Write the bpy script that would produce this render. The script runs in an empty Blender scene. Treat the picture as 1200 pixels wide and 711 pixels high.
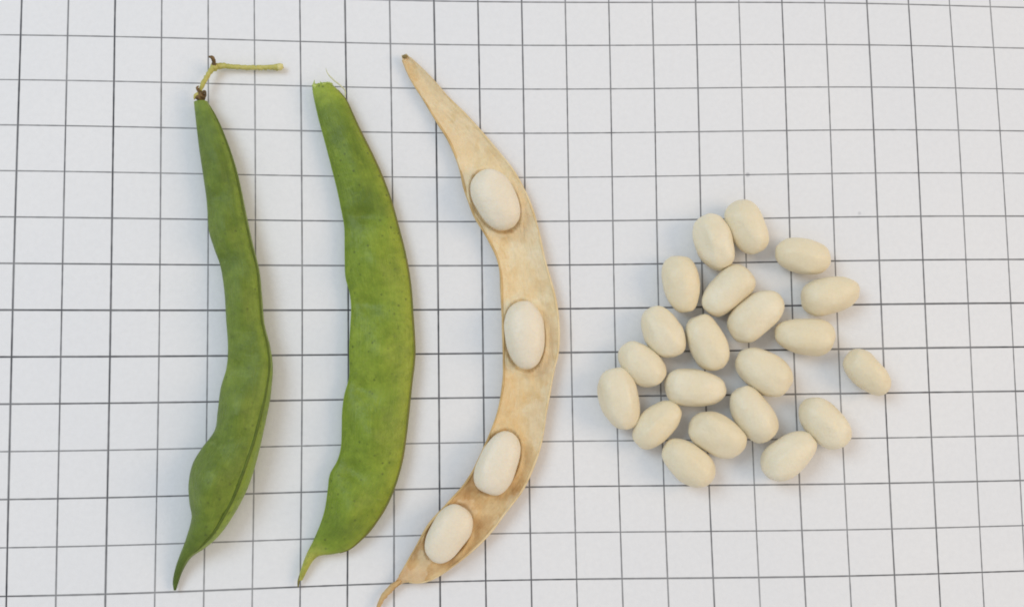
import bpy, math, random
import numpy as np
from mathutils import Vector, Matrix, noise

scene = bpy.context.scene
COL = scene.collection

# ------------------------------------------------------------------ camera
CAM_LOC = np.array([-0.02258238, -0.02584049, 0.26162544])
RX, RY, RZ = 0.10217889, -0.0716571, -0.01449039
FOCAL_PX = 1400.0                       # for a picture 1200 px wide
cam_data = bpy.data.cameras.new("camera")
cam_data.sensor_fit = 'HORIZONTAL'
cam_data.sensor_width = 36.0
cam_data.lens = FOCAL_PX / 1200.0 * 36.0
cam_data.clip_start = 0.01
cam_data.clip_end = 10.0
cam = bpy.data.objects.new("camera", cam_data)
COL.objects.link(cam)
cam.location = CAM_LOC
cam.rotation_mode = 'XYZ'
cam.rotation_euler = (RX, RY, RZ)
scene.camera = cam

# ------------------------------------------------------------------ light
world = bpy.data.worlds.new("World")
scene.world = world
world.use_nodes = True
wbg = world.node_tree.nodes["Background"]
wbg.inputs["Color"].default_value = (0.985, 0.975, 1.0, 1)
wbg.inputs["Strength"].default_value = 0.56

def area_lamp(name, loc, target, size, power, colour):
    d = bpy.data.lights.new(name, 'AREA')
    d.shape = 'DISK'
    d.size = size
    d.energy = power
    d.color = colour
    o = bpy.data.objects.new(name, d)
    COL.objects.link(o)
    o.location = loc
    o.rotation_euler = (Vector(target) - Vector(loc)).to_track_quat('-Z', 'Y').to_euler()
    return o

area_lamp("window_light", (-0.84, 0.51, 1.17), (0, 0, 0), 0.80, 8.2, (0.66, 0.84, 1.0))
area_lamp("room_light", (1.12, 0.03, 0.83), (0, 0, 0), 0.78, 6.2, (1.0, 0.75, 0.48))

scene.view_settings.view_transform = 'Standard'
scene.view_settings.look = 'None'
scene.view_settings.gamma = 1.0
scene.view_settings.exposure = 0.06
scene.view_settings.use_curve_mapping = False
scene.render.engine = 'CYCLES'
scene.cycles.filter_width = 1.8

# ------------------------------------------------------------------ helpers
def rot(rx, ry, rz):
    cx, sx, cy, sy, cz, sz = math.cos(rx), math.sin(rx), math.cos(ry), math.sin(ry), math.cos(rz), math.sin(rz)
    return (np.array([[cz, -sz, 0], [sz, cz, 0], [0, 0, 1]])
            @ np.array([[cy, 0, sy], [0, 1, 0], [-sy, 0, cy]])
            @ np.array([[1, 0, 0], [0, cx, -sx], [0, sx, cx]]))
CAM_R = rot(RX, RY, RZ)

def at(px, py, z=0.0):
    """world point at height z above the paper for a measured place in the photograph"""
    d = CAM_R @ np.array([(px - 600) / FOCAL_PX, -(py - 355.5) / FOCAL_PX, -1.0])
    t = (z - CAM_LOC[2]) / d[2]
    return CAM_LOC + d * t

def smooth(x, a, b):
    t = min(1.0, max(0.0, (x - a) / (b - a)))
    return t * t * (3 - 2 * t)

def resample(pts, n, alpha=0.5):
    """Catmull-Rom through pts, then n points evenly spaced along it"""
    P = [np.array(p, float) for p in pts]
    P = [2 * P[0] - P[1]] + P + [2 * P[-1] - P[-2]]
    out = []
    for i in range(1, len(P) - 2):
        for k in range(24):
            t = k / 24.0
            a, b, c, d = P[i - 1], P[i], P[i + 1], P[i + 2]
            out.append(0.5 * ((2 * b) + (c - a) * t + (2 * a - 5 * b + 4 * c - d) * t * t + (-a + 3 * b - 3 * c + d) * t ** 3))
    out.append(P[-2])
    out = np.array(out)
    seg = np.r_[0, np.cumsum(np.linalg.norm(np.diff(out, axis=0), axis=1))]
    u = np.linspace(0, seg[-1], n)
    return np.array([np.interp(u, seg, out[:, k]) for k in range(out.shape[1])]).T

def link_mesh(name, verts, faces, material, parent=None, smooth_shade=True, st=None):
    me = bpy.data.meshes.new(name)
    me.from_pydata([tuple(map(float, v)) for v in verts], [], faces)
    if st is not None:
        a = me.attributes.new("st", 'FLOAT_VECTOR', 'POINT')
        a.data.foreach_set("vector", np.array(st, float).ravel())
    me.update()
    if smooth_shade:
        me.polygons.foreach_set("use_smooth", [True] * len(me.polygons))
    me.materials.append(material)
    o = bpy.data.objects.new(name, me)
    COL.objects.link(o)
    if parent is not None:
        o.parent = parent
        o.matrix_parent_inverse = parent.matrix_world.inverted() if False else Matrix.Translation(-parent.location)
    return o

def thing(name, label, cat, loc):
    o = bpy.data.objects.new(name, None)
    o.empty_display_size = 0.01
    COL.objects.link(o)
    o.location = loc
    o["label"] = label
    o["category"] = cat
    return o

def tube(name, pts, radii, material, parent, sides=12, n=None, wob=0.0, seed=0):
    n = n or max(8, len(pts) * 6)
    data = [tuple(p) + (r,) for p, r in zip(pts, radii)]
    C = resample(data, n)
    verts, faces, st = [], [], []
    for i in range(n):
        c = Vector(C[i, :3])
        d = Vector(C[min(n - 1, i + 1), :3]) - Vector(C[max(0, i - 1), :3])
        d.normalize()
        up = Vector((0, 0, 1)) if abs(d.z) < 0.9 else Vector((1, 0, 0))
        s = d.cross(up).normalized()
        u = s.cross(d)
        for k in range(sides):
            a = 2 * math.pi * k / sides
            r = C[i, 3] * (1 + wob * noise.noise(Vector((i * 0.35, math.cos(a) * 1.3 + seed, math.sin(a) * 1.3))))
            verts.append(c + s * math.cos(a) * r + u * math.sin(a) * r)
            st.append((i / (n - 1), k / sides, 0))
    for i in range(n - 1):
        for k in range(sides):
            k2 = (k + 1) % sides
            faces.append((i * sides + k, i * sides + k2, (i + 1) * sides + k2, (i + 1) * sides + k))
    faces.append(tuple(range(sides))[::-1])
    faces.append(tuple((n - 1) * sides + k for k in range(sides)))
    return link_mesh(name, verts, faces, material, parent, st=st)

# ------------------------------------------------------------------ materials
def new_mat(name):
    m = bpy.data.materials.new(name)
    m.use_nodes = True
    nt = m.node_tree
    return m, nt, nt.nodes["Principled BSDF"]

class NB:
    """short-hand for building nodes"""
    def __init__(self, nt): self.nt = nt
    def n(self, t, **kw):
        nd = self.nt.nodes.new(t)
        for k, v in kw.items(): setattr(nd, k, v)
        return nd
    def l(self, a, b): self.nt.links.new(a, b)
    def val(self, sock, v):
        if isinstance(v, (int, float)): sock.default_value = v
        else: self.l(v, sock)
    def math(self, op, a, b=None, c=None):
        nd = self.n('ShaderNodeMath', operation=op)
        self.val(nd.inputs[0], a)
        if b is not None: self.val(nd.inputs[1], b)
        if c is not None: self.val(nd.inputs[2], c)
        return nd.outputs[0]
    def noise(self, vec, scale, detail=3.0, rough=0.5):
        nd = self.n('ShaderNodeTexNoise')
        if vec is not None: self.l(vec, nd.inputs['Vector'])
        nd.inputs['Scale'].default_value = scale
        nd.inputs['Detail'].default_value = detail
        nd.inputs['Roughness'].default_value = rough
        return nd.outputs['Fac']
    def ramp(self, fac, stops):
        nd = self.n('ShaderNodeValToRGB')
        self.l(fac, nd.inputs[0])
        el = nd.color_ramp.elements
        while len(el) < len(stops): el.new(0.5)
        for e, (p, c) in zip(el, stops):
            e.position = p
            e.color = (c, c, c, 1) if isinstance(c, (int, float)) else tuple(c) + (1,)
        return nd.outputs[0]
    def mix(self, fac, a, b, blend='MIX'):
        nd = self.n('ShaderNodeMix', data_type='RGBA', blend_type=blend)
        self.val(nd.inputs[0], fac)
        for s, v in ((nd.inputs[6], a), (nd.inputs[7], b)):
            if isinstance(v, tuple): s.default_value = v + (1,)
            else: self.l(v, s)
        return nd.outputs[2]
    def range(self, v, a, b, c, d):
        nd = self.n('ShaderNodeMapRange')
        nd.clamp = True
        self.l(v, nd.inputs[0])
        for i, x in enumerate((a, b, c, d)): nd.inputs[i + 1].default_value = x
        return nd.outputs[0]
    def smoothrange(self, v, a, b, c, d):
        nd = self.n('ShaderNodeMapRange', interpolation_type='SMOOTHSTEP')
        self.l(v, nd.inputs[0])
        for i, x in enumerate((a, b, c, d)): nd.inputs[i + 1].default_value = x
        return nd.outputs[0]
    def bump(self, h, strength, dist, bsdf):
        nd = self.n('ShaderNodeBump')
        nd.inputs['Strength'].default_value = strength
        nd.inputs['Distance'].default_value = dist
        self.l(h, nd.inputs['Height'])
        self.l(nd.outputs[0], bsdf.inputs['Normal'])

def paper_material():
    m, nt, b = new_mat("grid_paper_print")
    N = NB(nt)
    g = N.n('ShaderNodeAttribute', attribute_name="grid").outputs['Vector']
    sep = N.n('ShaderNodeSeparateXYZ'); N.l(g, sep.inputs[0])
    tc = N.n('ShaderNodeTexCoord').outputs['Object']
    fibre = N.noise(tc, 900, 4, 0.6)
    blot = N.noise(tc, 16, 3, 0.5)
    ink = N.noise(tc, 42, 2, 0.5)
    ink2 = N.noise(tc, 420, 2, 0.5)
    lines = []
    for k in (0, 1):
        fr = N.math('FRACT', N.math('ADD', sep.outputs[k], 0.5))
        d = N.math('ABSOLUTE', N.math('SUBTRACT', fr, 0.5))
        # each ruled line has its own weight
        idx = N.math('FLOOR', N.math('ADD', sep.outputs[k], 0.5))
        wn = N.n('ShaderNodeTexWhiteNoise', noise_dimensions='1D')
        N.l(N.math('ADD', idx, 31.7 + 57 * k), wn.inputs['W'])
        w = N.math('ADD', N.math('MULTIPLY', N.math('SUBTRACT', ink, 0.5), 0.016), 0.0162)
        w = N.math('ADD', w, N.math('MULTIPLY', N.math('SUBTRACT', wn.outputs['Value'], 0.5), 0.008))
        d = N.math('ADD', d, N.math('MULTIPLY', N.math('SUBTRACT', ink2, 0.5), 0.010))
        e = N.math('SUBTRACT', d, w)
        cov = N.smoothrange(e, -0.014, 0.014, 1.0, 0.0)
        dark = N.math('ADD', N.range(ink, 0.35, 0.65, 0.95, 0.66), N.math('MULTIPLY', wn.outputs['Value'], 0.10))
        lines.append(N.math('MULTIPLY', cov, dark))
    cov = N.math('MAXIMUM', lines[0], lines[1])
    base = N.mix(N.range(blot, 0.3, 0.7, 0, 1), (0.775, 0.780, 0.790), (0.810, 0.805, 0.800))
    base = N.mix(N.range(fibre, 0.35, 0.7, 0, 0.20), base, (0.66, 0.66, 0.67))
    # stray specks of dust in the paper
    vo = N.n('ShaderNodeTexVoronoi'); N.l(tc, vo.inputs['Vector']); vo.inputs['Scale'].default_value = 38
    wsel = N.n('ShaderNodeSeparateColor'); N.l(vo.outputs['Color'], wsel.inputs[0])
    spot = N.math('MULTIPLY', N.smoothrange(vo.outputs['Distance'], 0.010, 0.030, 0.55, 0.0), N.math('GREATER_THAN', wsel.outputs[0], 0.80))
    base = N.mix(spot, base, (0.30, 0.30, 0.32))
    colr = N.mix(cov, base, (0.022, 0.023, 0.030))
    N.l(colr, b.inputs['Base Color'])
    b.inputs['Roughness'].default_value = 0.62
    b.inputs['Specular IOR Level'].default_value = 0.25
    N.bump(N.math('ADD', fibre, N.math('MULTIPLY', N.noise(tc, 2600, 2), 0.5)), 0.45, 0.00014, b)
    return m

def green_material(name, c_dark, c_mid, c_light, speck=0.5, tone_stops=None, tip=None, margin=None):
    """skin of a fresh pod: st.x runs along the pod 0..1, st.y across it -1..1, st.z is the seed swelling"""
    m, nt, b = new_mat(name)
    N = NB(nt)
    st = N.n('ShaderNodeAttribute', attribute_name="st").outputs['Vector']
    sep = N.n('ShaderNodeSeparateXYZ'); N.l(st, sep.inputs[0])
    tc = N.n('ShaderNodeTexCoord').outputs['Object']
    mp = N.n('ShaderNodeMapping'); N.l(st, mp.inputs[0]); mp.inputs['Scale'].default_value = (14, 9, 1)
    streak = N.noise(mp.outputs[0], 2.2, 4, 0.6)
    blot = N.noise(tc, 130, 4, 0.6)
    fine = N.noise(tc, 900, 3, 0.6)
    f = N.math('ADD', N.math('MULTIPLY', streak, 0.35), N.math('MULTIPLY', N.math('ADD', N.math('MULTIPLY', N.math('SUBTRACT', blot, 0.5), 1.3), 0.5), 0.65))
    if tone_stops:
        tone = N.ramp(sep.outputs[0], tone_stops)
        f = N.math('ADD', f, N.math('SUBTRACT', tone, 0.5))
    colr = N.ramp(f, [(0.22, c_dark), (0.5, c_mid), (0.80, c_light)])
    colr = N.mix(N.range(fine, 0.35, 0.75, 0.0, 0.28), colr, c_dark)
    if margin:      # paler thin margin beside the seam, partly painted warm side light, and the outer suture line
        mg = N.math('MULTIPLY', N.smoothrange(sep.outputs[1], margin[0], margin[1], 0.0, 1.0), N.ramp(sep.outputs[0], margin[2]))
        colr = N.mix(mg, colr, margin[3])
    if tip:         # the thin end yellows
        colr = N.mix(N.smoothrange(sep.outputs[0], tip[0], tip[1], 0.0, 1.0), colr, tip[2])
    grain = N.noise(tc, 430, 4, 0.65)
    colr = N.mix(N.range(grain, 0.46, 0.68, 0.0, 0.45), colr, c_dark)
    colr = N.mix(N.range(grain, 0.42, 0.26, 0.0, 0.40), colr, c_light)
    # scattered dark pores
    vo = N.n('ShaderNodeTexVoronoi'); N.l(tc, vo.inputs['Vector']); vo.inputs['Scale'].default_value = 640
    sc = N.n('ShaderNodeSeparateColor'); N.l(vo.outputs['Color'], sc.inputs[0])
    sp = N.math('MULTIPLY', N.smoothrange(vo.outputs['Distance'], 0.08, 0.27, 1.0, 0.0), N.math('GREATER_THAN', sc.outputs[0], 0.30))
    sp = N.math('MULTIPLY', sp, N.range(blot, 0.40, 0.58, 0.1, 1.0))
    colr = N.mix(N.math('MULTIPLY', sp, speck), colr, (0.055, 0.075, 0.012))
    # pale scuffs
    vo2 = N.n('ShaderNodeTexVoronoi'); N.l(mp.outputs[0], vo2.inputs['Vector']); vo2.inputs['Scale'].default_value = 1.6
    sc2 = N.n('ShaderNodeSeparateColor'); N.l(vo2.outputs['Color'], sc2.inputs[0])
    s2 = N.math('MULTIPLY', N.smoothrange(vo2.outputs['Distance'], 0.02, 0.10, 0.5, 0.0), N.math('GREATER_THAN', sc2.outputs[1], 0.90))
    colr = N.mix(s2, colr, (0.42, 0.50, 0.16))
    N.l(colr, b.inputs['Base Color'])
    N.l(N.range(blot, 0.3, 0.7, 0.34, 0.47), b.inputs['Roughness'])
    b.inputs['Specular IOR Level'].default_value = 0.38
    b.inputs['Subsurface Weight'].default_value = 0.12
    b.inputs['Subsurface Radius'].default_value = (0.5, 1.0, 0.15)
    b.inputs['Subsurface Scale'].default_value = 0.0015
    h = N.math('ADD', N.math('MULTIPLY', streak, 0.7), N.math('ADD', N.math('MULTIPLY', fine, 0.55), N.math('ADD', N.math('MULTIPLY', grain, 0.9), N.math('MULTIPLY', blot, 1.0))))
    N.bump(h, 0.5, 0.00045, b)
    return m

def plain_material(name, c1, c2, scale=300, rough=0.55, bump=0.3, sss=0.0):
    m, nt, b = new_mat(name)
    N = NB(nt)
    tc = N.n('ShaderNodeTexCoord').outputs['Object']
    f = N.noise(tc, scale, 4, 0.6)
    N.l(N.mix(N.range(f, 0.3, 0.7, 0, 1), c1, c2), b.inputs['Base Color'])
    b.inputs['Roughness'].default_value = rough
    b.inputs['Specular IOR Level'].default_value = 0.35
    if sss:
        b.inputs['Subsurface Weight'].default_value = sss
        b.inputs['Subsurface Radius'].default_value = (1.0, 0.7, 0.4)
        b.inputs['Subsurface Scale'].default_value = 0.0012
    N.bump(f, bump, 0.0003, b)
    return m

def husk_material():
    m, nt, b = new_mat("dry_pod_lining")
    N = NB(nt)
    st = N.n('ShaderNodeAttribute', attribute_name="st").outputs['Vector']
    sep = N.n('ShaderNodeSeparateXYZ'); N.l(st, sep.inputs[0])
    tc = N.n('ShaderNodeTexCoord').outputs['Object']
    mp = N.n('ShaderNodeMapping'); N.l(st, mp.inputs[0]); mp.inputs['Scale'].default_value = (10, 8, 1)
    streak = N.noise(mp.outputs[0], 2.5, 5, 0.65)
    blot = N.noise(tc, 170, 5, 0.68)
    fine = N.noise(tc, 1100, 3, 0.6)
    tone = N.ramp(sep.outputs[0], [(0.0, 0.62), (0.12, 0.52), (0.34, 0.40), (0.50, 0.44), (0.64, 0.58), (0.80, 0.84), (0.90, 0.72), (0.955, 0.78), (1.0, 1.0)])
    f = N.math('ADD', N.math('ADD', N.math('MULTIPLY', streak, 0.25), N.math('MULTIPLY', N.math('ADD', N.math('MULTIPLY', N.math('SUBTRACT', blot, 0.5), 1.15), 0.5), 0.85)), N.math('SUBTRACT', tone, 0.55))
    colr = N.ramp(f, [(0.20, (0.89, 0.785, 0.55)), (0.46, (0.82, 0.655, 0.385)), (0.70, (0.75, 0.535, 0.26)), (0.92, (0.56, 0.33, 0.13))])
    # flakes of paler membrane still stuck to the lining
    patch = N.smoothrange(N.noise(tc, 75, 4, 0.55), 0.52, 0.55, 0.0, 0.32)
    colr = N.mix(patch, colr, (0.90, 0.79, 0.57))
    # brown ring around each seed: contact shadow and lip edge put into the colour
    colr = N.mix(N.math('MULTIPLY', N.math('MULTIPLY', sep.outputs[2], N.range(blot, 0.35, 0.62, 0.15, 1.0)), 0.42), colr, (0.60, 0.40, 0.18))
    colr = N.mix(N.range(fine, 0.4, 0.75, 0, 0.25), colr, (0.66, 0.47, 0.23))
    N.l(colr, b.inputs['Base Color'])
    N.l(N.range(blot, 0.3, 0.7, 0.30, 0.5), b.inputs['Roughness'])
    b.inputs['Specular IOR Level'].default_value = 0.4
    b.inputs['Subsurface Weight'].default_value = 0.15
    b.inputs['Subsurface Radius'].default_value = (1.0, 0.65, 0.3)
    b.inputs['Subsurface Scale'].default_value = 0.001
    # slanting papery fibres and creases
    mp2 = N.n('ShaderNodeMapping'); N.l(tc, mp2.inputs[0]); mp2.inputs['Rotation'].default_value = (0, 0, 0.7); mp2.inputs['Scale'].default_value = (1.0, 0.16, 1.0)
    fib = N.noise(mp2.outputs[0], 900, 4, 0.65)
    crease = N.noise(mp2.outputs[0], 260, 3, 0.6)
    h = N.math('ADD', N.math('ADD', N.math('MULTIPLY', streak, 0.5), N.math('MULTIPLY', fib, 0.7)), N.math('ADD', N.math('MULTIPLY', crease, 1.2), blot))
    N.bump(h, 0.7, 0.0006, b)
    return m

def bean_material(name, c1, c2, c3):
    m, nt, b = new_mat(name)
    N = NB(nt)
    tc = N.n('ShaderNodeTexCoord').outputs['Object']
    oi = N.n('ShaderNodeObjectInfo').outputs['Random']
    ad = N.n('ShaderNodeVectorMath', operation='ADD')
    N.l(tc, ad.inputs[0])
    cx = N.n('ShaderNodeCombineXYZ'); N.l(oi, cx.inputs[0]); N.l(N.math('MULTIPLY', oi, 3.1), cx.inputs[1])
    N.l(cx.outputs[0], ad.inputs[1])
    blot = N.noise(ad.outputs[0], 150, 3, 0.55)
    fine = N.noise(ad.outputs[0], 1500, 3, 0.6)
    colr = N.mix(N.range(blot, 0.3, 0.7, 0, 1), c1, c2)
    colr = N.mix(N.range(oi, 0, 1, 0, 0.55), colr, c3)
    colr = N.mix(N.range(fine, 0.45, 0.8, 0, 0.14), colr, (0.60, 0.47, 0.26))
    N.l(colr, b.inputs['Base Color'])
    b.inputs['Roughness'].default_value = 0.40
    b.inputs['Specular IOR Level'].default_value = 0.35
    b.inputs['Subsurface Weight'].default_value = 0.2
    b.inputs['Subsurface Radius'].default_value = (1.0, 0.75, 0.45)
    b.inputs['Subsurface Scale'].default_value = 0.0015
    wr = N.noise(ad.outputs[0], 520, 3, 0.55)
    N.bump(N.math('ADD', N.math('MULTIPLY', fine, 0.8), N.math('ADD', N.math('MULTIPLY', wr, 1.6), N.math('MULTIPLY', blot, 2.0))), 0.32, 0.0004, b)
    return m

M_PAPER = paper_material()
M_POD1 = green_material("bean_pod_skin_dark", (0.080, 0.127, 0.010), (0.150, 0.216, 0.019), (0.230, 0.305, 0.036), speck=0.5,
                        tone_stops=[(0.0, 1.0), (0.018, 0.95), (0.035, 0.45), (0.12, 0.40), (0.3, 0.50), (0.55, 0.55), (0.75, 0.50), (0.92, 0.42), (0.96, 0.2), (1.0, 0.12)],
                        margin=(0.50, 0.80, [(0.0, 0.15), (0.15, 0.5), (0.6, 0.55), (0.78, 0.8), (0.9, 0.8), (0.96, 0.0)], (0.265, 0.360, 0.045)))  # right margin lightened: warm light on the side face painted into the skin
M_POD2 = green_material("bean_pod_skin_light", (0.112, 0.172, 0.011), (0.220, 0.305, 0.024), (0.320, 0.405, 0.042), speck=0.6,
                        tone_stops=[(0.0, 1.0), (0.022, 0.95), (0.05, 0.45), (0.12, 0.34), (0.20, 0.32), (0.255, 0.28), (0.29, 0.50), (0.55, 0.58), (0.75, 0.50), (0.88, 0.44), (0.94, 0.55), (1.0, 0.8)],
                        tip=(0.895, 0.955, (0.44, 0.44, 0.075)),
                        margin=(0.45, 1.0, [(0.0, 0.3), (0.3, 0.6), (0.7, 0.6), (0.9, 0.3)], (0.35, 0.39, 0.034)))
M_SUT1 = plain_material("pod_seam_dark_green", (0.070, 0.105, 0.007), (0.115, 0.155, 0.012), 500)
M_SUT3 = plain_material("pod_seam_mid_green", (0.17, 0.25, 0.022), (0.24, 0.33, 0.035), 300)
M_SUT2 = plain_material("pod_seam_brown_green", (0.13, 0.15, 0.022), (0.20, 0.17, 0.035), 260)
M_STALK = plain_material("stalk_yellow_green", (0.38, 0.37, 0.075), (0.60, 0.53, 0.17), 520, bump=0.5)
M_STALKEND = plain_material("stalk_cut_end_pale", (0.62, 0.56, 0.20), (0.75, 0.68, 0.32), 700, bump=0.6)
M_CALYX = plain_material("withered_brown", (0.085, 0.055, 0.022), (0.24, 0.15, 0.06), 650, rough=0.8, bump=0.8)
M_TORN = plain_material("torn_pod_flesh", (0.34, 0.45, 0.07), (0.52, 0.60, 0.17), 500, bump=0.6)
M_FIBRE = plain_material("pale_fibre", (0.55, 0.58, 0.34), (0.70, 0.70, 0.48), 800)
M_TIPEND = plain_material("pod_tip_dark_end", (0.14, 0.13, 0.03), (0.24, 0.21, 0.05), 700)
M_HUSK = husk_material()
M_RIM_L = plain_material("dry_pod_rim_tan", (0.50, 0.32, 0.12), (0.72, 0.52, 0.25), 260, bump=0.5)
M_RIM_R = plain_material("dry_pod_rim_cream", (0.66, 0.47, 0.21), (0.86, 0.71, 0.44), 200, bump=0.5)
M_BEAK3 = plain_material("dry_pod_beak_brown", (0.42, 0.25, 0.10), (0.64, 0.44, 0.20), 300, bump=0.6)
M_STUB3 = plain_material("dry_stalk_stub", (0.22, 0.16, 0.06), (0.40, 0.30, 0.12), 700, rough=0.8, bump=0.7)
M_BEAN = bean_material("dry_bean_coat", (0.77, 0.683, 0.490), (0.825, 0.755, 0.580), (0.775, 0.665, 0.44))
M_BEANPOD = bean_material("fresh_bean_coat", (0.80, 0.715, 0.555), (0.84, 0.765, 0.62), (0.80, 0.70, 0.53))

# ------------------------------------------------------------------ the paper
CX = [0.2, -0.05, -0.18, -0.02, 0.15, 0.25, -0.04, -0.12, 2.89, -0.75, -2.28, 0.57, 0.56, -0.16, -0.01, -2.1, 0.29, 0.55, 0.11, -0.13, -0.02, -8.78, 0.92, 4.15, -0.16, -0.62, 3.2, -0.28, -0.21, -0.05, 7.19, -0.34, -1.42, -1.21, 0.11, -1.91]
CY = [0.49, 1.97, -1.28, -2.24, 0.85, 1.2, -0.19, -0.21, -0.09, -0.91, 0.44, 0.52, -0.18, -0.11, 0.05, -1.06, -5.39, 1.3, 2.91, -0.3, -0.72, -0.37, 1.71, -0.23, -0.23, 0.08, 0.51, 4.52, -0.42, -0.75, 0.83, -0.68, 0.01, -0.06, -1.31, -0.33]

def soft_clip(v, lim):
    return np.sign(v) * np.where(abs(v) < lim, abs(v), lim + 0.12 * np.tanh((abs(v) - lim) / 0.12))

def build_paper():
    # the sheet is not quite flat and its ruling drifts a little, as hand-laid printed paper does
    xs = np.linspace(-0.26, 0.26, 209)
    ys = np.linspace(-0.20, 0.20, 161)
    GX, GY = np.meshgrid(xs, ys)
    x = soft_clip(GX.ravel() / 0.11, 1.15)
    y = soft_clip(GY.ravel() / 0.065, 1.17)
    terms = np.array([x ** i * y ** j for i in range(8) for j in range(8 - i)])
    dx = np.array(CX) @ terms
    dy = np.array(CY) @ terms
    u = GX.ravel() * 100 + dx * 0.1
    v = GY.ravel() * 100 + dy * 0.1
    z = np.array([-0.00022 + 0.00020 * noise.noise(Vector((a * 14, b * 14, 3.1))) for a, b in zip(GX.ravel(), GY.ravel())])
    z = np.minimum(z, -0.00002)
    nx, ny = len(xs), len(ys)
    top = np.c_[GX.ravel(), GY.ravel(), z]
    bot = top.copy(); bot[:, 2] -= 0.00015
    nv = nx * ny
    faces = []
    for j in range(ny - 1):
        for i in range(nx - 1):
            a = j * nx + i
            faces.append((a, a + 1, a + nx + 1, a + nx))
            faces.append((nv + a, nv + a + nx, nv + a + nx + 1, nv + a + 1))
    border = [i for i in range(nx)] + [j * nx + nx - 1 for j in range(1, ny)] + [(ny - 1) * nx + i for i in range(nx - 2, -1, -1)] + [j * nx for j in range(ny - 2, 0, -1)]
    for k in range(len(border)):
        a, b2 = border[k], border[(k + 1) % len(border)]
        faces.append((b2, a, nv + a, nv + b2))
    me = bpy.data.meshes.new("grid_paper")
    me.from_pydata(np.r_[top, bot].tolist(), [], faces)
    at_ = me.attributes.new("grid", 'FLOAT_VECTOR', 'POINT')
    g = np.c_[np.r_[u, u], np.r_[v, v], np.zeros(2 * nv)]
    at_.data.foreach_set("vector", g.ravel())
    me.polygons.foreach_set("use_smooth", [True] * len(me.polygons))
    me.update()
    me.materials.append(M_PAPER)
    o = bpy.data.objects.new("grid_paper", me)
    COL.objects.link(o)
    o["kind"] = "structure"
    o["label"] = "white paper ruled with a dark grey square grid under everything"
build_paper()

# ------------------------------------------------------------------ closed pods
def interp(tab, s):
    return float(np.interp(s, [a for a, _ in tab], [b for _, b in tab]))

def pod_sections(left, right, n, thick_tab, lift_tab):
    L = resample(left, n); R = resample(right, n)
    secs = []
    for i in range(n):
        s = i / (n - 1)
        T = interp(thick_tab, s); z0 = interp(lift_tab, s) + T
        secs.append((s, at(*L[i], z0), at(*R[i], z0), T, z0))
    return secs

def pod_mesh(secs, i0, split, i1, material, parent, bumps, prof, ring=56, seed=0.0, groove=None):
    """skin of a pod in two parts, shell and tip, that meet without a step"""
    verts, faces, st = [], [], []
    n = i1 - i0
    for i in range(i0, i1):
        s, l, r, T, z0 = secs[i]
        w = np.linalg.norm(r - l)
        for k in range(ring):
            a = 2 * math.pi * k / ring
            t = -math.cos(a)
            t = math.copysign(abs(t) ** 0.92, t)
            p = l + (r - l) * (t + 1) / 2
            sg = 1 if math.sin(a) >= 0 else -1
            h = prof(t, s, sg)
            bm = 0.0
            for (bs, bt, bw, btw, amp) in bumps:
                bm += amp * math.exp(-((s - bs) / bw) ** 2 - ((t - bt) / btw) ** 2)
            wr = noise.noise(Vector((s * 26, t * 1.6, seed))) * 0.05 + noise.noise(Vector((s * 60, t * 3, seed + 5))) * 0.025
            edge = max(0.0, 1 - abs(t) ** 3)
            if sg > 0:
                z = z0 + T * h * (1 + wr) + bm * edge
                if groove is not None:
                    gt, ga = groove(s)
                    z -= ga * math.exp(-((t - gt) / 0.06) ** 2)
            else:
                z = z0 - T * h
            verts.append((p[0], p[1], max(z, 0.00001)))
            st.append((s, t, min(1, bm * 900)))
    def quads(a, b):
        return [(i * ring + k, (i + 1) * ring + k, (i + 1) * ring + (k + 1) % ring, i * ring + (k + 1) % ring) for i in range(a, b) for k in range(ring)]
    whole = bpy.data.meshes.new("whole")
    whole.from_pydata(verts, [], quads(0, n - 1))
    whole.update()
    nrm = [tuple(v.normal) for v in whole.vertices]
    bpy.data.meshes.remove(whole)
    objs = []
    c = split - i0
    for name, a, b in (("pod_shell", 0, c), ("pod_tip", c, n - 1)):
        fs = [tuple(q - a * ring for q in f) for f in quads(a, b)]
        if name == "pod_shell": fs.append(tuple(range(ring)))
        else: fs.append(tuple((b - a) * ring + k for k in range(ring))[::-1])
        o = link_mesh(name, verts[a * ring:(b + 1) * ring], fs, material, parent, st=st[a * ring:(b + 1) * ring])
        o.data.normals_split_custom_set_from_vertices(nrm[a * ring:(b + 1) * ring])
        objs.append(o)
    return objs

def seam_tube(name, secs, i0, i1, t, prof, radius, material, parent, dz=0.0, seed=0, bumps=(), step=2):
    pts, rad = [], []
    idx = list(range(i0, i1, step))
    for q, i in enumerate(idx):
        s, l, r, T, z0 = secs[i]
        tt = t(s) if callable(t) else t
        p = l + (r - l) * (tt + 1) / 2
        bm = sum(amp * math.exp(-((s - bs) / bw) ** 2 - ((tt - bt) / btw) ** 2) for (bs, bt, bw, btw, amp) in bumps)
        p = np.array([p[0], p[1], z0 + T * prof(tt, s, 1) + bm * max(0, 1 - abs(tt) ** 3) + dz])
        pts.append(tuple(p))
        e = min(1.0, q / 5.0, (len(idx) - 1 - q) / 6.0)
        rad.append(radius * (0.35 + 0.65 * e) * (1 + 0.15 * noise.noise(Vector((i * 0.1, seed, 0)))))
    return tube(name, pts, rad, material, parent, sides=8, n=len(pts) * 2)

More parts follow.
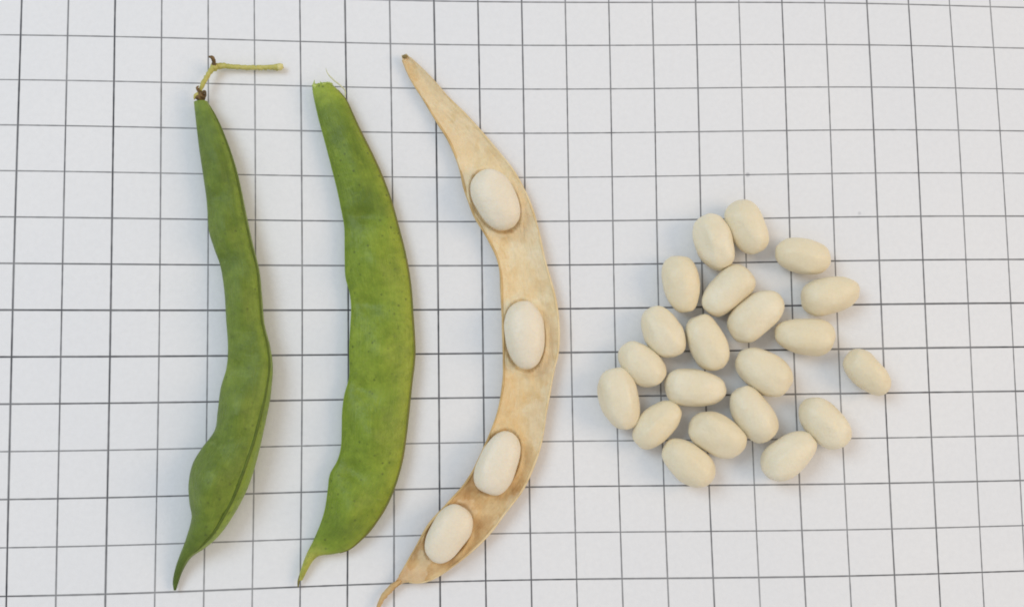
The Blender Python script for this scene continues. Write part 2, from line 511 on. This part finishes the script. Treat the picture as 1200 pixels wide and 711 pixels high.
# --- the darker, twisted pod with its stalk
P1L = [(229, 114), (227.3, 119), (228, 128), (233, 171.5), (237.7, 203.7), (241.5, 230), (243, 247.5), (244.6, 270), (251, 291.4), (258.5, 313), (263, 342.6), (265, 375.5), (267, 405), (265.5, 430), (258.5, 455), (255, 482), (251.5, 504), (237, 524), (225.7, 543), (221, 566), (222, 588.7), (224.5, 606), (218, 630.6), (206.7, 661), (202.5, 680), (203.5, 691)]
P1R = [(240, 114), (243.3, 119), (256, 141), (268.6, 171.5), (277.5, 199), (284, 227), (288.5, 250), (296, 284), (304, 317), (307, 346), (310, 379), (316.5, 405), (319.8, 430), (318, 456), (315.5, 474), (309, 505), (303, 531), (296, 556), (287, 579), (272, 606), (256, 628), (240, 642), (224, 653), (214, 669), (209, 683), (206.5, 691)]
def prof1(t, s, sg):
    if sg < 0:
        return (1 - abs(t) ** 2.2) ** 0.6 if abs(t) < 1 else 0.0
    m = 0.30
    q = (t - m) / (1 - m) if t > m else (t - m) / (1 + m)
    e = 3.2 if t > m else 2.3
    return max(0.0, 1 - abs(q) ** e) ** 0.62
tA = [(0, 0.0014), (0.03, 0.0019), (0.12, 0.0026), (0.3, 0.0030), (0.5, 0.0033), (0.75, 0.0040), (0.86, 0.0034), (0.92, 0.0018), (0.97, 0.0008), (1, 0.0004)]
lA = [(0, 0.0010), (0.1, 0.0004), (0.2, 0.0), (0.85, 0.0), (0.93, 0.0006), (1, 0.0004)]
sec1 = pod_sections(P1L, P1R, 190, tA, lA)
B1 = [(0.14, 0.0, 0.045, 0.5, 0.00087), (0.265, -0.15, 0.04, 0.5, 0.00145), (0.4, -0.05, 0.045, 0.5, 0.00145), (0.62, -0.1, 0.05, 0.55, 0.00174), (0.775, -0.15, 0.055, 0.6, 0.00261), (0.325, -0.6, 0.02, 0.4, -0.00102), (0.545, -0.5, 0.022, 0.45, -0.00102), (0.695, -0.6, 0.018, 0.4, -0.00116), (0.205, -0.3, 0.018, 0.4, -0.00058)]
pod1 = thing("bean_pod", "narrow dark green bean pod with a yellowish stalk still on its top end", "bean pod", Vector(at(275, 400, 0)))
def seam1(s):
    return 0.90 - 0.16 * smooth(s, 0.45, 0.75) - 0.10 * smooth(s, 0.78, 0.9)
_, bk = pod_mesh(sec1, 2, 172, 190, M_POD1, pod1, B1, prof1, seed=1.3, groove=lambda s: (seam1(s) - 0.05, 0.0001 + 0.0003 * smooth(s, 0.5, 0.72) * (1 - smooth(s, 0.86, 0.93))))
bk["label"] = "thin curved green tip"
seam_tube("seam", sec1, 4, 176, seam1, prof1, 0.00034, M_SUT1, pod1, dz=-0.00024, bumps=B1)

# withered flower base and stalk
def blob(name, c, rad, material, parent, seed=0, amp=0.35, seg=18, squash=(1, 1, 1), rz=0.0):
    verts, faces = [], []
    rings = seg // 2
    for i in range(rings + 1):
        th = math.pi * i / rings
        for k in range(seg):
            ph = 2 * math.pi * k / seg
            d = Vector((math.sin(th) * math.cos(ph), math.sin(th) * math.sin(ph), math.cos(th)))
            r = rad * (1 + amp * noise.noise(d * 2.2 + Vector((seed, seed, 0))))
            v = Vector((d.x * r * squash[0], d.y * r * squash[1], d.z * r * squash[2]))
            v.rotate(Matrix.Rotation(rz, 3, 'Z'))
            verts.append((c[0] + v.x, c[1] + v.y, c[2] + v.z))
    for i in range(rings):
        for k in range(seg):
            k2 = (k + 1) % seg
            faces.append((i * seg + k, (i + 1) * seg + k, (i + 1) * seg + k2, i * seg + k2))
    return link_mesh(name, verts, faces, material, parent)

def P3(pts):
    return [tuple(at(x, y, z)) for x, y, z in pts]

cal = blob("calyx", at(235, 113, 0.0026), 0.00108, M_CALYX, pod1, seed=4, amp=0.6, squash=(1.0, 1.0, 0.9))
cal["label"] = "withered brown flower base"
tube("calyx_lobe", P3([(236, 111, .0028), (240, 107, .0034), (241.5, 113, .0030)]), [.0004, .0003, .0001], M_CALYX, cal, sides=6, n=10)
tube("calyx_lobe", P3([(234, 110, .0028), (229, 112, .0030), (227.5, 117, .0028)]), [.0005, .0004, .0001], M_STALK, cal, sides=6, n=10)
tube("calyx_lobe", P3([(234, 108, .0030), (231, 103, .0036), (233, 101, .0038)]), [.0004, .0003, .0001], M_CALYX, cal, sides=6, n=10)
stalk = tube("stalk", P3([(235.3, 111, .0026), (235, 105, .0028), (238.5, 97, .0026), (243, 89, .0023), (248, 82, .0020), (252, 78.5, .0016), (258, 77.5, .0013), (275, 78.5, .0011), (295, 79.5, .0010), (312, 79.3, .0010), (326, 78.5, .0010)]),
             [.00046, .00042, .00050, .00050, .00058, .00078, .00066, .00052, .00056, .00054, .00070], M_STALK, pod1, sides=14, n=130, wob=0.38, seed=2)
stalk["label"] = "thin bent yellow green stalk"
blob("stalk_node", at(251, 79, 0.0018), 0.00088, M_STALK, stalk, seed=9, amp=0.3)
blob("stalk_end", at(328, 78.6, 0.0010), 0.00085, M_STALKEND, stalk, seed=7, amp=0.35, squash=(0.9, 0.95, 0.95))
tube("stalk_bud", P3([(251, 77, .0022), (250.5, 71.5, .0028), (248.2, 67.3, .0034), (244.5, 66.5, .0036)]), [.00055, .00044, .00042, .00018], M_CALYX, stalk, sides=8, n=18, wob=0.4)

# --- the broader, paler pod
P2L = [(366.5, 97), (366.3, 106.6), (373, 136), (380, 161.5), (387.6, 190.7), (395, 220), (400.4, 245.6), (404, 267.6), (404.4, 297), (405.2, 324), (410, 342), (412, 360.7), (410.8, 384.8), (409.5, 411.5), (409.6, 441), (404, 462), (401.4, 483), (401, 503), (400, 524), (395.5, 540), (387, 555.5), (384.6, 574), (380.4, 600), (370.6, 626), (359, 649), (351, 671.7), (348, 685)]
P2R = [(386, 96), (395.2, 104.8), (405.9, 118), (413, 134), (424, 157.8), (437, 183.4), (449.8, 212.7), (459, 238), (466, 264), (473.6, 293), (479, 320), (482, 345), (483.5, 368.8), (485.8, 403.5), (485.2, 425), (483, 443.5), (480, 470), (477.5, 493), (475.5, 511), (471.3, 538.5), (463, 567.7), (451.8, 593.7), (437, 616.5), (424, 631), (408, 644), (390, 649), (374, 651), (365.5, 658.7), (358.3, 671.7), (351, 686)]
def prof2(t, s, sg):
    return max(0.0, 1 - abs(t) ** 2.2) ** 0.66
tB = [(0, 0.0011), (0.02, 0.0015), (0.1, 0.0020), (0.25, 0.0023), (0.5, 0.0026), (0.8, 0.0026), (0.88, 0.0019), (0.93, 0.0010), (0.97, 0.0007), (1, 0.0004)]
lB = [(0, 0.0008), (0.1, 0.0002), (0.2, 0.0), (0.88, 0.0), (0.95, 0.0006), (1, 0.0003)]
sec2 = pod_sections(P2L, P2R, 190, tB, lB)
B2 = [(0.17, 0.0, 0.05, 0.55, 0.00102), (0.355, -0.05, 0.042, 0.55, 0.00246), (0.52, -0.05, 0.042, 0.55, 0.00246), (0.675, -0.05, 0.042, 0.55, 0.00246), (0.82, 0.0, 0.042, 0.55, 0.00246), (0.268, -0.15, 0.014, 0.6, -0.00102), (0.435, -0.55, 0.018, 0.4, -0.0013), (0.595, -0.55, 0.018, 0.4, -0.0013), (0.75, -0.5, 0.018, 0.4, -0.0013), (0.9, 0.0, 0.02, 0.5, -0.00058)]
pod2 = thing("bean_pod", "broad light green bean pod without stalk between the narrow pod and the open dry pod", "bean pod", Vector(at(440, 400, 0)))
_, bk = pod_mesh(sec2, 1, 173, 188, M_POD2, pod2, B2, prof2, seed=8.1)
bk["label"] = "thin yellowish green tip"
tube("tip_end", P3([(351.5, 674, .0012), (350, 681, .0010), (349.3, 687.5, .0006)]), [.00022, .00026, .00012], M_TIPEND, bk, sides=8, n=12)
seam_tube("seam", sec2, 4, 172, 0.985, prof2, 0.00032, M_SUT2, pod2, dz=-0.0001)
seam_tube("seam", sec2, 4, 174, -0.985, prof2, 0.00020, M_SUT3, pod2, dz=-0.0001, seed=3)
# ragged top where it broke off its stalk
rnd = random.Random(5)
TORN = [(367.2, 6.5, .00030), (369.0, 2.0, .00060), (371.5, .6, .00045), (374.6, 2.4, .00075), (377.2, 3.6, .00040), (379.0, 1.8, .00070), (382.5, 3.0, .00060), (384.6, 1.2, .00035), (387.0, 2.6, .00055)]
for k, (x, h, r) in enumerate(TORN):
    y = 100.5 - 0.25 * k
    lo = .0009 if k in (0, 8) else 0
    tube("torn_edge", P3([(x + rnd.uniform(-.5, 1.5), y + rnd.uniform(5, 12), .0027 - lo), (x + rnd.uniform(-.6, .6), y + 1, .0025 - lo), (x + rnd.uniform(-2.5, 1.5), y - h, .0020 + rnd.uniform(-.0004, .0006))]),
         [.0002, r, .00006], M_TORN, pod2, sides=7, n=12, wob=0.8, seed=k)
fb = tube("loose_fibre", P3([(404, 116, .0022), (404.5, 107, .0026), (399, 100.5, .0034), (391, 94, .0040), (384.5, 87, .0046), (381.5, 80, .0050)]),
          [.00012, .00014, .00015, .00016, .00012, .00004], M_FIBRE, pod2, sides=6, n=40)
fb["label"] = "fine pale fibre peeled from the pod edge"

# ------------------------------------------------------------------ beans
def bean_geometry(a, b, c, seed, roll, kidney, taper, ridge, lump=1.0):
    rnd = random.Random(seed)
    seg, rings = 56, 36
    e = rnd.uniform(2.1, 2.5)
    verts, faces = [], []
    off = Vector((rnd.uniform(0, 50), rnd.uniform(0, 50), rnd.uniform(0, 50)))
    for i in range(rings + 1):
        th = math.pi * i / rings
        for k in range(seg if 0 < i < rings else 1):
            ph = 2 * math.pi * k / seg
            d = Vector((math.cos(th), math.sin(th) * math.cos(ph), math.sin(th) * math.sin(ph)))
            nrm = (abs(d.x) ** e + abs(d.y) ** e + abs(d.z) ** e) ** (1 / e)
            q = d / nrm
            r = 1 + lump * (0.062 * noise.noise(d * 1.5 + off) + 0.014 * noise.noise(d * 3.2 + off)) + 0.006 * noise.noise(d * 8.0 + off)
            u, v, w = q.x * r, q.y * r, q.z * r
            f = 1 + taper * u
            v *= f; w *= f
            # belly hollow where the seed was attached
            v += kidney * (0.55 - 0.45 * u * u) * (0.5 - 0.5 * math.tanh(v * 2.2)) * 1.0
            # soft keel along the back
            w += ridge * math.exp(-((v - 0.05) / 0.22) ** 2) * (1 - u * u) * (1 if w > 0 else 0)
            vv = v * b * math.cos(roll) - w * c * math.sin(roll)
            ww = v * b * math.sin(roll) + w * c * math.cos(roll)
            verts.append([u * a, vv, ww])
    V = np.array(verts)
    def ix(i, k):
        if i == 0: return 0
        if i == rings: return len(verts) - 1
        return 1 + (i - 1) * seg + k % seg
    for i in range(rings):
        for k in range(seg):
            f = []
            for q in (ix(i, k), ix(i, k + 1), ix(i + 1, k + 1), ix(i + 1, k)):
                if q not in f: f.append(q)
            faces.append(tuple(f))
    # keep the measured outline after the shaping
    V[:, 0] -= (V[:, 0].max() + V[:, 0].min()) / 2; V[:, 1] -= (V[:, 1].max() + V[:, 1].min()) / 2
    V[:, 0] *= a / V[:, 0].max(); V[:, 1] *= b / V[:, 1].max()
    V[:, 2] -= V[:, 2].min()
    return V, faces

def bean(cx, cy, hw, hh, lean, label, group, seed, zbase=0.0, mat=None, ratio=1.55, rollmax=0.45, name="white_bean", belly=1, thick=0.86, tilt=0.0):
    """cx, cy, hw, hh: measured middle and half extents; lean +1 when the upper end points left, -1 when it points right"""
    rnd = random.Random(seed * 7 + 3)
    big, small = max(hw, hh), min(hw, hh)
    ratio = max(ratio, big / small + 0.015)
    S = hw * hw + hh * hh
    b2 = S / (1 + ratio * ratio); a2 = b2 * ratio * ratio
    c2 = min(1.0, max(0.0, (hh * hh - b2) / (a2 - b2)))   # cos^2 of the lean from the vertical
    th = math.acos(math.sqrt(c2))
    a_px, b_px = math.sqrt(a2), math.sqrt(b2)
    zc = zbase + 0.0036
    mid = at(cx, cy, zc)
    dx, dy = -lean * math.sin(th), -math.cos(th)          # upper end, photograph axes
    e1 = at(cx + dx * a_px, cy + dy * a_px, zc); e2 = at(cx - dx * a_px, cy - dy * a_px, zc)
    f1 = at(cx - dy * b_px, cy + dx * b_px, zc); f2 = at(cx + dy * b_px, cy - dx * b_px, zc)
    a = np.linalg.norm(e1 - e2) / 2; b = np.linalg.norm(f1 - f2) / 2
    ang = math.atan2(e1[1] - e2[1], e1[0] - e2[0])
    V, F = bean_geometry(a, b, b * thick, seed, rnd.uniform(-rollmax, rollmax), belly * rnd.uniform(0.04, 0.26), rnd.uniform(-0.13, 0.13), rnd.choice((0.02, 0.05, 0.09)), lump=0.6 if zbase > 0 else 1.0)
    ca, sa = math.cos(ang), math.sin(ang)
    for _ in range(2):      # trim the size so that the rounded outline keeps the measured extents
        W = np.c_[mid[0] + V[:, 0] * ca - V[:, 1] * sa, mid[1] + V[:, 0] * sa + V[:, 1] * ca, zbase + V[:, 2]]
        q = (W - CAM_LOC) @ CAM_R
        x, y = -q[:, 0] / q[:, 2] * FOCAL_PX, q[:, 1] / q[:, 2] * FOCAL_PX
        k = math.sqrt(hw * hh * 4 / ((x.max() - x.min()) * (y.max() - y.min())))
        V = V * k; a *= k; b *= k
        mid = mid + at(cx, cy, zc) - at(600 + (x.max() + x.min()) / 2, 355.5 + (y.max() + y.min()) / 2, zc)
    W = np.c_[V[:, 0] * ca - V[:, 1] * sa, V[:, 0] * sa + V[:, 1] * ca, V[:, 2]]
    o = link_mesh(name, W, F, mat or M_BEAN)
    o.location = (mid[0], mid[1], zbase)
    o["label"] = label; o["category"] = "bean"; o["group"] = group
    return dict(obj=o, c=mid, a=a, b=b, ang=ang)

# --- the four seeds lying in the open pod
HUSK_BASE = 0.0010
G_POD = "beans lying in the open dry pod"
pod_beans = [
    bean(580.3, 234, 29.0, 36.6, 1, "white bean in the upper half of the open dry pod, nearest its pointed top", G_POD, 101, HUSK_BASE, M_BEANPOD, 1.54, 0.08, belly=0.3, thick=0.80),
    bean(614.5, 392.5, 23.9, 40.3, 1, "white bean at the widest bend of the open dry pod, second from its top", G_POD, 102, HUSK_BASE, M_BEANPOD, 1.70, 0.08, belly=1.3, thick=0.80),
    bean(582.5, 542.5, 27.2, 38.6, -1, "white bean in the open dry pod, third from its top", G_POD, 103, HUSK_BASE, M_BEANPOD, 1.66, 0.08, belly=0.3, thick=0.80),
    bean(526, 625, 28.6, 34.8, -1, "white bean at the lower end of the open dry pod beside its curled tail", G_POD, 104, HUSK_BASE, M_BEANPOD, 1.60, 0.08, belly=0.3, thick=0.80),
]

# --- the open half pod itself
P3L = [(470.5, 66), (473, 75), (482, 94), (497, 117.5), (512.5, 143), (527.7, 168), (538.5, 196), (546, 226), (555, 250), (564, 266), (573, 281), (582, 299.6), (586.8, 320), (588.3, 350), (589.5, 383), (590.6, 422.5), (590, 447), (586, 473), (579, 497), (564, 533), (547, 564), (524, 590.5), (503, 614), (485, 645), (466, 677), (456, 687)]
P3R = [(476, 64), (487, 74), (507.4, 94), (524, 112.5), (544.5, 133), (563, 153), (580, 173), (596, 192), (610.8, 216), (622, 240), (630, 267), (636.5, 297), (643, 321), (649, 343), (653, 362), (654.8, 384), (654, 412), (649.5, 432), (645.4, 453), (640.6, 479), (636.5, 508), (632, 527), (624, 549), (612, 574), (592.4, 600), (569.7, 629), (541, 655), (515, 674), (495, 682), (475, 682), (462, 689)]
def build_husk():
    n, m = 240, 61
    root = thing("open_bean_pod", "dry tan half pod lying open with four white beans in it", "bean pod", Vector(at(600, 400, 0)))
    L = resample(P3L, n); R = resample(P3R, n)
    depth_tab = [(0, .0004), (.06, .0008), (.2, .0013), (.35, .0018), (.6, .0021), (.8, .0021), (.9, .0016), (.96, .0010), (1, .0006)]
    verts, faces, st = [], [], []
    rimL, rimR = [], []
    for i in range(n):
        s = i / (n - 1)
        dep = interp(depth_tab, s)
        lift = 0.0006 * max(0, 1 - s / 0.08) + 0.0008 * max(0, (s - 0.93) / 0.07)
        base = HUSK_BASE * min(1.0, 0.45 + s * 3, 0.45 + (1 - s) * 4)
        ripL = 0.00045 * noise.noise(Vector((s * 16, 0.3, 7)))
        ripR = 0.00045 * noise.noise(Vector((s * 16, 9.3, 7)))
        zr = base + dep
        l = at(*L[i], zr); r = at(*R[i], zr)
        w = np.linalg.norm(r - l)
        inner, outer = [], []
        for k in range(m):
            t = -1 + 2 * k / (m - 1)
            p = l + (r - l) * (t + 1) / 2
            x, y = p[0], p[1]
            z = base + dep * abs(t) ** 2.3 + (ripL if t < 0 else ripR) * t * t
            ring = 0.0
            for q in pod_beans:
                dx, dy = x - q['c'][0], y - q['c'][1]
                u = dx * math.cos(q['ang']) + dy * math.sin(q['ang']); v = -dx * math.sin(q['ang']) + dy * math.cos(q['ang'])
                e = math.sqrt((u / q['a']) ** 2 + (v / q['b']) ** 2)
                z += 0.0010 * (0.75 + 0.9 * noise.noise(Vector((u * 300, v * 300, q['a'] * 900)))) * math.exp(-((e - 1.09) / (0.045 if e < 1.09 else 0.17)) ** 2) * (1 - 0.7 * abs(t) ** 3)
                if e < 1.0:
                    z = min(z, base + max(0.0, (e - 0.5)) * 0.0030)
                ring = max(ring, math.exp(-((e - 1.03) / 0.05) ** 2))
            z += 0.00028 * noise.noise(Vector((x * 380, y * 380, 2))) + 0.00010 * noise.noise(Vector((x * 1300, y * 1300, 4)))
            wv = x * 0.76 + y * 0.64
            z += 0.00016 * (1 - abs(noise.noise(Vector((wv * 900, (x - y) * 120, 6)))) * 2) * smooth(1 - abs(t), 0.0, 0.3)
            zo = max(0.00004, dep * abs(t) ** 2.3 + (base - 0.0006) * abs(t) ** 2 + (ripL if t < 0 else ripR) * t * t) + lift
            zi = max(z + lift, zo + 0.00045)
            inner.append((x, y, zi)); outer.append((x, y, zo))
            st.append((s, t, ring))
        rimL.append(inner[0]); rimR.append(inner[-1])
        verts += inner + outer[::-1]
        st += [(s, -1 + 2 * k / (m - 1), 0) for k in range(m)][::-1]
    rg = 2 * m
    for i in range(n - 1):
        for k in range(rg):
            k2 = (k + 1) % rg
            faces.append((i * rg + k, (i + 1) * rg + k, (i + 1) * rg + k2, i * rg + k2))
    faces.append(tuple(range(rg))); faces.append(tuple((n - 1) * rg + k for k in range(rg))[::-1])
    # st order: inner then outer reversed, per section
    st2 = []
    per = 2 * m
    for i in range(n):
        st2 += st[i * per:(i + 1) * per]
    link_mesh("pod_lining", verts, faces, M_HUSK, root, st=st2)
    for pts, mat, rr, nm in ((rimL, M_RIM_L, .00027, "left"), (rimR, M_RIM_R, .00024, "right")):
        sub = pts[2:-4:3]
        rad = [rr * (0.55 + 0.45 * min(1, q / 10, (len(sub) - 1 - q) / 8)) * (1 + 0.35 * noise.noise(Vector((q * 0.4, 3, rr * 1e4)))) for q in range(len(sub))]
        sub = [(p[0], p[1], p[2] - 0.0002) for p in sub]
        tube("pod_rim", sub, rad, mat, root, sides=8, n=len(sub) * 2)
    bk = tube("pod_tail", P3([(470, 680, .0011), (464, 684, .0013), (458.5, 688.5, .0013), (452, 695.3, .0012), (447, 702.5, .0011), (443.5, 710, .0011), (440, 717, .0014)]),
              [.00025, .00060, .00072, .00066, .00054, .00042, .00018], M_BEAK3, root, sides=12, n=44, wob=0.3)
    bk["label"] = "thin brown curled tail"
    sb = blob("stalk_stub", at(474.5, 66.5, 0.0015), 0.00052, M_STUB3, root, seed=2, amp=0.4, squash=(1.0, 0.8, 0.8))
    sb["label"] = "dark dry stub at the pointed top"
    return root
build_husk()

# --- the loose beans
G = "loose beans on the grid paper"
LOOSE = [
    (875, 266, 25.8, 32.8, 1, "topmost loose white bean, its side against the bean at its lower left", 1.52),
    (836.3, 283.5, 24.6, 34, 1, "loose white bean leaning against the lower left of the topmost bean", 1.52),
    (941, 300, 33, 21.6, 1, "flat lying loose white bean at the right, highest of three in a column", 1.58),
    (797.8, 333, 22.2, 34, 1, "upright loose white bean on the upper left edge of the pile", 1.58),
    (854, 340.2, 31.8, 31, -1, "loose white bean tilted up to the right, upper one of two lying flank to flank", 1.58),
    (973, 347, 35, 23.2, -1, "flat lying loose white bean at the right, middle of three in a column", 1.58),
    (885.5, 370.7, 33.8, 31, -1, "loose white bean tilted up to the right, lower of two lying flank to flank", 1.58),
    (777.5, 388.5, 26.2, 30.8, 1, "loose white bean below the upright one on the left edge of the pile", 1.45),
    (829, 401, 25.6, 33.9, 1, "loose white bean in the middle of the pile, above the level lying bean", 1.58),
    (943.5, 395.3, 35.6, 22.3, 1, "flat lying loose white bean at the right, lowest of three in a column", 1.58),
    (752.5, 426.5, 28.6, 27.4, 1, "loose white bean just above the leftmost bean", 1.45),
    (895.5, 436, 34, 29.2, 1, "loose white bean right of centre, touching the steep bean below it", 1.50),
    (1016, 436, 28.2, 28, 1, "rightmost loose white bean lying apart from the others", 1.66),
    (815, 454, 36.4, 22.5, 1, "level lying loose white bean in the middle of the lower pile", 1.60),
    (725, 466.7, 25, 37, 1, "leftmost loose white bean, standing steep", 1.58),
    (883.8, 485.4, 28.8, 34, 1, "steep loose white bean below the right of centre bean, beside the broad lower bean", 1.58),
    (967, 496, 30.8, 31.3, 1, "loose white bean at the lower right, above the lowest right hand bean", 1.62),
    (770, 497.7, 29.3, 28.6, -1, "loose white bean tilted up to the right beside the leftmost bean", 1.58),
    (841, 509.5, 34.6, 27.8, 1, "broad loose white bean below the level lying middle bean", 1.48),
    (924.3, 534.2, 32.8, 30.2, -1, "loose white bean tilted up to the right at the lower right end of the pile", 1.52),
    (807, 542.3, 32, 28.7, 1, "lowest loose white bean at the bottom of the pile", 1.56),
]
for k, (cx, cy, hw, hh, lean, label, ratio) in enumerate(LOOSE):
    bean(cx, cy, hw, hh, lean, label, G, 11 + k, ratio=ratio)
